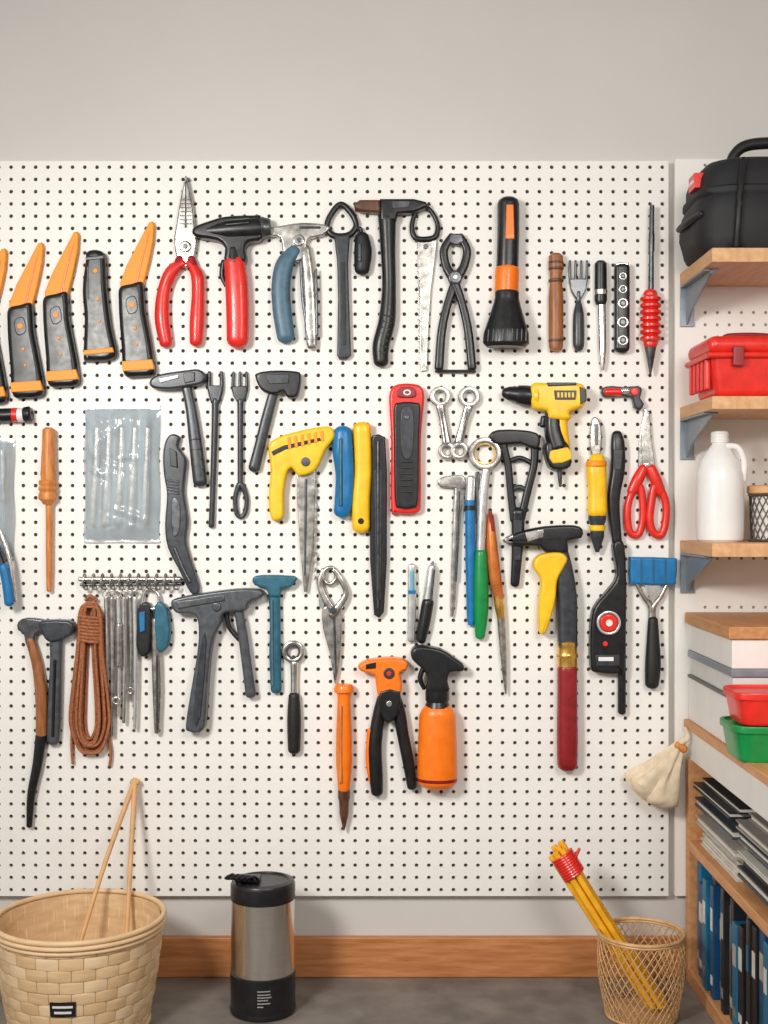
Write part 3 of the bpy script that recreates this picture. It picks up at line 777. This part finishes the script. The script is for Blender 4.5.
UW = mat('bookcase_wood', (216,160,108), .5, 0, .1, 12, .1, rgb2=(194,134,84), stretch=(8,1.2,8))
b = B('bookcase', raw=True); X0, X1, Y0, Y1 = .598,.95,-1.0,-.021
b.box(X0-.004,X1,Y0,Y1,.500,.516,UW,.002)
b.box(X0+.004,X1,Y0+.01,Y1,.440,.500,WPT,.001)
b.box(X0,X1,-.046,Y1,0,.44,UW,.002); b.box(X0,X1,Y0,Y0+.03,0,.44,UW,.002)
b.box(X0,X1,Y0+.03,-.046,.262,.282,UW,.002); b.box(X0,X1,Y0+.03,-.046,.0,.03,UW,.002)
b.box(X1-.012,X1,Y0,Y1,0,.44,UW,.001); b.done()
cols = [(36,38,44),(60,66,76),(214,210,202),(16,108,146),(130,124,118),(20,72,112),(176,170,160),(88,84,80),(26,28,32)]
BM = [mat('book_cover_%d'%i,c,.4,0,.15,30,.05) for i,c in enumerate(cols)]
PAG = mat('paper_pages',(222,216,204),.8,0,.12,300,.2,stretch=(1,1,6))
b = B('book_row', raw=True); rb = random.Random(5); y = -.052; q=0
seq=[3,5,3,3,1,5,3,8,8,2,0,3,8,7,0,8,5]
while y > -.93:
    t = rb.uniform(.018,.034); h = rb.uniform(.18,.224)
    m = BM[seq[q % len(seq)]]
    dx = rb.uniform(.004,.018); q += 1
    b.box(X0+dx,X0+.26,y-t,y,.03,.03+h,m,.002)
    b.box(X0+dx-.001,X0+dx+.002,y-t*.8,y-t*.2,.03+h*.6,.03+h*.8,BM[rb.choice([2,6,3])],.0004)
    b.box(X0+dx-.001,X0+dx+.002,y-t*.8,y-t*.2,.03+h*.12,.03+h*.2,BM[rb.choice([2,4,6])],.0004)
    y -= t+.001
b.done()
b = B('magazine_stack', raw=True); rb = random.Random(9)
for (ya,yb) in ((-.06,-.33),(-.345,-.62),(-.64,-.92)):
    z = .282
    while z < .405:
        t = rb.uniform(.006,.02); dx = rb.uniform(.004,.035); m = BM[rb.choice([0,2,2,6,1,4,7,8])]
        y0_, y1_ = yb+rb.uniform(0,.02), ya-rb.uniform(0,.02)
        b.box(X0+dx,X0+.25,y0_,y1_,z,z+t*.25,m,.0005); b.box(X0+dx+.004,X0+.248,y0_+.003,y1_-.003,z+t*.25,z+t*.8,PAG,.0003); b.box(X0+dx,X0+.25,y0_,y1_,z+t*.8,z+t,m,.0005)
        z += t
b.done()
b = B('storage_box_stack', raw=True)
BXG = mat('box_grey_white',(214,212,208),.6,0,.05,20)
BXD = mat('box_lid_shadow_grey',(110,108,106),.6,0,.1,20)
LIDW = mat('lid_wood', (206,150,98), .5, 0, .1, 12, .1, rgb2=(178,122,74), stretch=(8,1,8))
F=-.338
b.box(.602,.90,F,-.03,.516,.600,WPT,.003); b.box(.600,.902,F-.002,-.028,.600,.606,BXD,.001)
b.box(.604,.90,F+.002,-.03,.606,.640,BXG,.003); b.box(.600,.902,F-.002,-.028,.640,.654,BRK,.002)
b.box(.602,.90,F,-.03,.654,.706,WPT,.003); b.box(.595,.904,F-.006,-.026,.706,.728,LIDW,.002)
b.done()
def tub(name,x0,x1,y0,y1,z0,z1,m):
    b = B(name, raw=True); cx,cy=(x0+x1)/2,(y0+y1)/2; rx,ry=(x1-x0)/2,(y1-y0)/2
    loft(b,[(cx,cy,z0,rx*.82,ry*.82),(cx,cy,z0+.003,rx*.86,ry*.86),(cx,cy,z1-.012,rx*.95,ry*.95),(cx,cy,z1-.011,rx,ry),(cx,cy,z1-.002,rx,ry),(cx,cy,z1,rx*.98,ry*.98),(cx,cy,z1,rx*.92,ry*.92),(cx,cy,z1-.004,rx*.9,ry*.9)],m,sq=5); b.done()
tub('green_tub',.570,.735,-.470,-.348,.516,.576,GRN); tub('red_tub',.575,.730,-.466,-.352,.576,.630,RED)

CLO = mat('canvas_cloth',(224,206,178),.9,0,.12,60,.5)
b = B('cloth_bag', base=.0205, d=.05, peg=False)
rings = []
ax0, ax1 = Vector((683,738)), Vector((645,800))
for i in range(19):
    t = i/18; c = ax0.lerp(ax1,t); dirv = (ax1-ax0).normalized(); nn = Vector((-dirv.y,dirv.x))
    R = 2.5+25*min(1,(t*1.25))**1.1 if t < .85 else 25*math.sqrt(max(.02,1-((t-.85)/.155)**2))
    rg = []
    for j in range(48):
        th = 2*math.pi*j/48; f = 1+.13*math.sin(5*th+t*4)+.09*math.sin(9*th-2*t)+.04*math.sin(14*th+5*t)
        p = c+nn*(R*f*math.cos(th)); rg.append((p.x,p.y,19+R*.52*f*math.sin(th)))
    rings.append(rg)
b._rings(rings,CLO)
b.tube([(679,742,3.2,20),(686,736,3,22),(684,728,2.6,18)],CLO); b.tube([(676,744,4,20),(683,748,4,22)],WDO,w=22)
b.done()

# ------------------------------------------------------------ floor objects
BAMS = [mat('bamboo_splint_a',(234,202,160),.55,0,.1,20,.15,rgb2=(218,182,138),stretch=(1,1,5)),
        mat('bamboo_splint_b',(228,194,150),.55,0,.1,20,.15,rgb2=(208,172,126),stretch=(1,1,5)),
        mat('bamboo_splint_c',(240,212,174),.55,0,.1,20,.15,rgb2=(224,192,150),stretch=(1,1,5))]
b = B('woven_bamboo_basket', raw=True); X_,Y_ = -.55,-.24; rb = random.Random(12)
RAD = lambda z: .120+(.148-.120)*(z/.195)+.004*math.sin(z/.195*math.pi)
rows = 9; ncol = 22; rh = .186/rows
b.lz(X_,Y_,[(RAD(z)-.005,z) for z in (.002,.05,.10,.15,.193)],BAMS[1],n=44,cap=False)
b.lz(X_,Y_,[(RAD(0)-.003,.001),(RAD(0)-.003,.006)],BAMS[1],n=44)
for r in range(rows):
    z0 = .004+r*rh; z1 = z0+rh-.0006
    for c in range(ncol):
        a0 = 2*math.pi*(c+.5*(r%2))/ncol; a1 = a0+2*math.pi/ncol-.006
        m = BAMS[rb.randrange(3)]; dz = rb.uniform(-.0004,.0004); K=4
        ring_sets=[]
        for q in range(K+1):
            t=q/K; a=a0+(a1-a0)*t; bul=.0020*math.sin(math.pi*t)-.0008
            ca,sa=math.cos(a),math.sin(a)
            ring_sets.append([(X_+(RAD(zz)+off+bul)*ca,Y_+(RAD(zz)+off+bul)*sa,zz+dz) for zz,off in ((z0,-.005),(z0,.0004),(z0+rh*.15,.0015),(z1-rh*.15,.0015),(z1,.0004),(z1,-.005))])
        b._rings(ring_sets,m)
for z,off,rad in ((.196,.002,.0048),(.187,.004,.0042),(.178,.003,.0035),(.006,.001,.005)):
    b.tube([(X_+(RAD(z)+off)*math.cos(a*math.pi/24),Y_+(RAD(z)+off)*math.sin(a*math.pi/24),z,rad) for a in range(48)],BAMS[0],sm=1,closed=True,n=10)
for (ro,a0,a1,z0_,z1_,m_) in ((.0045,-97,-79,.068,.094,BLK),(.0052,-95,-81,.084,.088,WHT),(.0052,-94,-82,.074,.078,WHT)):
    rs=[[(X_+(RAD(z)+ro+dd)*math.cos(math.radians(a0+(a1-a0)*i/6)),Y_+(RAD(z)+ro+dd)*math.sin(math.radians(a0+(a1-a0)*i/6)),z) for z,dd in ((z0_,0),(z1_,0),(z1_,-.003),(z0_,-.003))] for i in range(7)]
    b._rings(rs,m_)
b.done()
STK = mat('light_stick_wood',(216,168,116),.6,0,.12,40,.2)
b = B('wooden_tongs', raw=True)
top=P3(135,780,.035); a1=P3(126,944,.17); a2=P3(76,956,.2)
b.tube([tuple(top)+(.0055,),tuple(top.lerp(a1,.5))+(.0045,),tuple(a1)+(.0045,)],STK,n=10)
b.tube([tuple(top)+(.0055,),tuple(top.lerp(a2,.5)+Vector((-.003,0,.003)))+(.0045,),tuple(a2)+(.0045,)],STK,n=10)
b.tube([tuple(top+Vector((-.006,0,-.004)))+(.006,),tuple(top+Vector((.006,0,-.004)))+(.006,)],STK,n=10)
b.done()

BRU = mat('brushed_steel',(236,232,226),.2,1,.05,30,.03,stretch=(1,1,14))
b = B('insulated_flask', raw=True); tx,ty=-.225,-.176
b.lz(tx,ty,[(.058,0),(.061,.003),(.061,.010),(.0595,.012),(.0605,.066),(.0605,.074),(.058,.076)],BLK,64)
b.lz(tx,ty,[(.0575,.074),(.0595,.078),(.0595,.210)],BRU,64)
b.lz(tx,ty,[(.0595,.209),(.060,.211),(.060,.236),(.057,.242),(.048,.244),(.046,.241),(.02,.241)],BLK,64)
b.box(tx-.050,tx-.004,ty-.02,ty+.015,.241,.250,BLK,.003)
for i in range(5): b.tube([(tx-.048+i*.010,ty-.02,.249,.003),(tx-.052+i*.010,ty-.035,.262-.001*i,.003),(tx-.064+i*.010,ty-.048,.259,.0025)],BLK,n=8)
b.box(tx-.066,tx-.02,ty-.030,ty-.018,.250,.257,RUB,.002)
for z,w_ in ((.056,.022),(.050,.022),(.045,.024),(.040,.018),(.034,.022),(.028,.010)):
    rs=[[(tx+(.0612-dd)*math.cos(math.radians(-94+i*w_*1000/6)),ty+(.0612-dd)*math.sin(math.radians(-94+i*w_*1000/6)),zz) for zz,dd in ((z,0),(z+.0018,0),(z+.0018,.002),(z,.002))] for i in range(7)]
    b._rings(rs,SIL)
b.done()

WIB = mat('tan_wire',(206,164,114),.5,.1,.2,60,.2)
b = B('wire_mesh_basket', raw=True); x,y=.473,-.2
prof=lambda t: .064+.015*math.sin(min(1,t*1.15)*math.pi*.62)
K=34
for k in range(K):
    for s in (-1,1):
        pts=[]
        for q in range(13):
            t=q/12; a=2*math.pi*k/K+s*t*1.25
            pts.append((x+prof(t)*math.cos(a),y+prof(t)*math.sin(a),.004+.149*t,.0011))
        b.tube(pts,WIB,sm=1,n=6)
for z,r_,q in ((.153,prof(1),.0035),(.148,prof(1),.0025),(.004,.064,.003)):
    b.tube([(x+r_*math.cos(a*math.pi/20),y+r_*math.sin(a*math.pi/20),z,q) for a in range(40)],WIB,sm=1,closed=True,n=8)
b.lz(x,y,[(.060,.001),(.060,.006)],WIB)
b.done()
YST = mat('yellow_stick',(244,172,26),.45,0,.2,40,.1)
b = B('bundle_of_yellow_stakes', raw=True); rb=random.Random(1)
T0=Vector((.325,-.165,.296)); B0=Vector((.500,-.2,.02))
for i in range(7):
    a=2*math.pi*i/6; ra=.0125 if i<6 else 0
    o=Vector((ra*math.cos(a)*1.0,ra*math.sin(a),ra*math.cos(a)*.5))
    tp=T0+Vector((0,0,rb.uniform(-.012,.012)))+o; bt=B0+Vector((o.x*1.2,o.y*1.5,0))
    b.tube([tuple(tp)+(.0062,),tuple(bt)+(.0062,)],YST,sm=1,n=10,cap='flat',sq=3)
ax=(B0-T0); ax.normalize()
e1=ax.cross(Vector((0,1,0))).normalized(); e2=ax.cross(e1)
pts=[]
for q in range(9*12):
    a=q*2*math.pi/12; c=T0+ax*(.012+.045*q/(9*12)); p=c+e1*(.0205*math.cos(a))+e2*(.0205*math.sin(a)); pts.append(tuple(p)+(.003,))
b.tube(pts,RED,sm=1,n=6)
b.tube([tuple(T0+ax*.03+e1*.018)+(.003,),tuple(T0+ax*.02+e1*.034)+(.003,)],RED,n=6)
b.done()

# ------------------------------------------------------------ lights
w = bpy.data.worlds.new('w'); sc.world = w; w.use_nodes = True
nt = w.node_tree; bg = nt.nodes['Background']
tc = nt.nodes.new('ShaderNodeTexCoord'); vm = nt.nodes.new('ShaderNodeVectorMath'); vm.operation='DOT_PRODUCT'
L = Vector((-.55,-.8,.22)).normalized(); vm.inputs[1].default_value = L  # direction of an added bright lobe that gives metals contrasting reflections
nt.links.new(tc.outputs['Generated'], vm.inputs[0])
mr = nt.nodes.new('ShaderNodeMapRange'); mr.interpolation_type='SMOOTHSTEP'
mr.inputs['From Min'].default_value=.60; mr.inputs['From Max'].default_value=.97
mr.inputs['To Min'].default_value=.17; mr.inputs['To Max'].default_value=.62
nt.links.new(vm.outputs['Value'], mr.inputs['Value']); nt.links.new(mr.outputs['Result'], bg.inputs['Strength'])
bg.inputs['Color'].default_value = (1,.975,.94,1)
def area(name, loc, tgt, size, power, c=(1,.968,.92), spread=180):
    l = bpy.data.lights.new(name,'AREA'); l.energy = power; l.size = size; l.color = c; l.spread = math.radians(spread)
    o = bpy.data.objects.new(name,l); o.location = loc
    o.rotation_euler = (Vector(tgt)-Vector(loc)).to_track_quat('-Z','Y').to_euler(); sc.collection.objects.link(o)
area('added_key_light',(-.95,-1.9,1.50),(0.05,0,.62),.38,14.5,spread=118)  # added unseen key lamp; limited spread lets the upper wall fall darker
area('added_fill_light',(.6,-2.0,1.6),(.25,0,.5),.6,7.5,spread=125)  # added unseen second lamp for fill, not a ceiling fixture

cam = bpy.data.cameras.new('cam'); co = bpy.data.objects.new('cam',cam); sc.collection.objects.link(co)
cam.sensor_fit='VERTICAL'; cam.sensor_height=24; cam.lens=24*1250/1024
co.location=(0,-CAM_D,CAM_Z); co.rotation_euler=(math.pi/2,0,0); cam.clip_start=.05
sc.camera=co
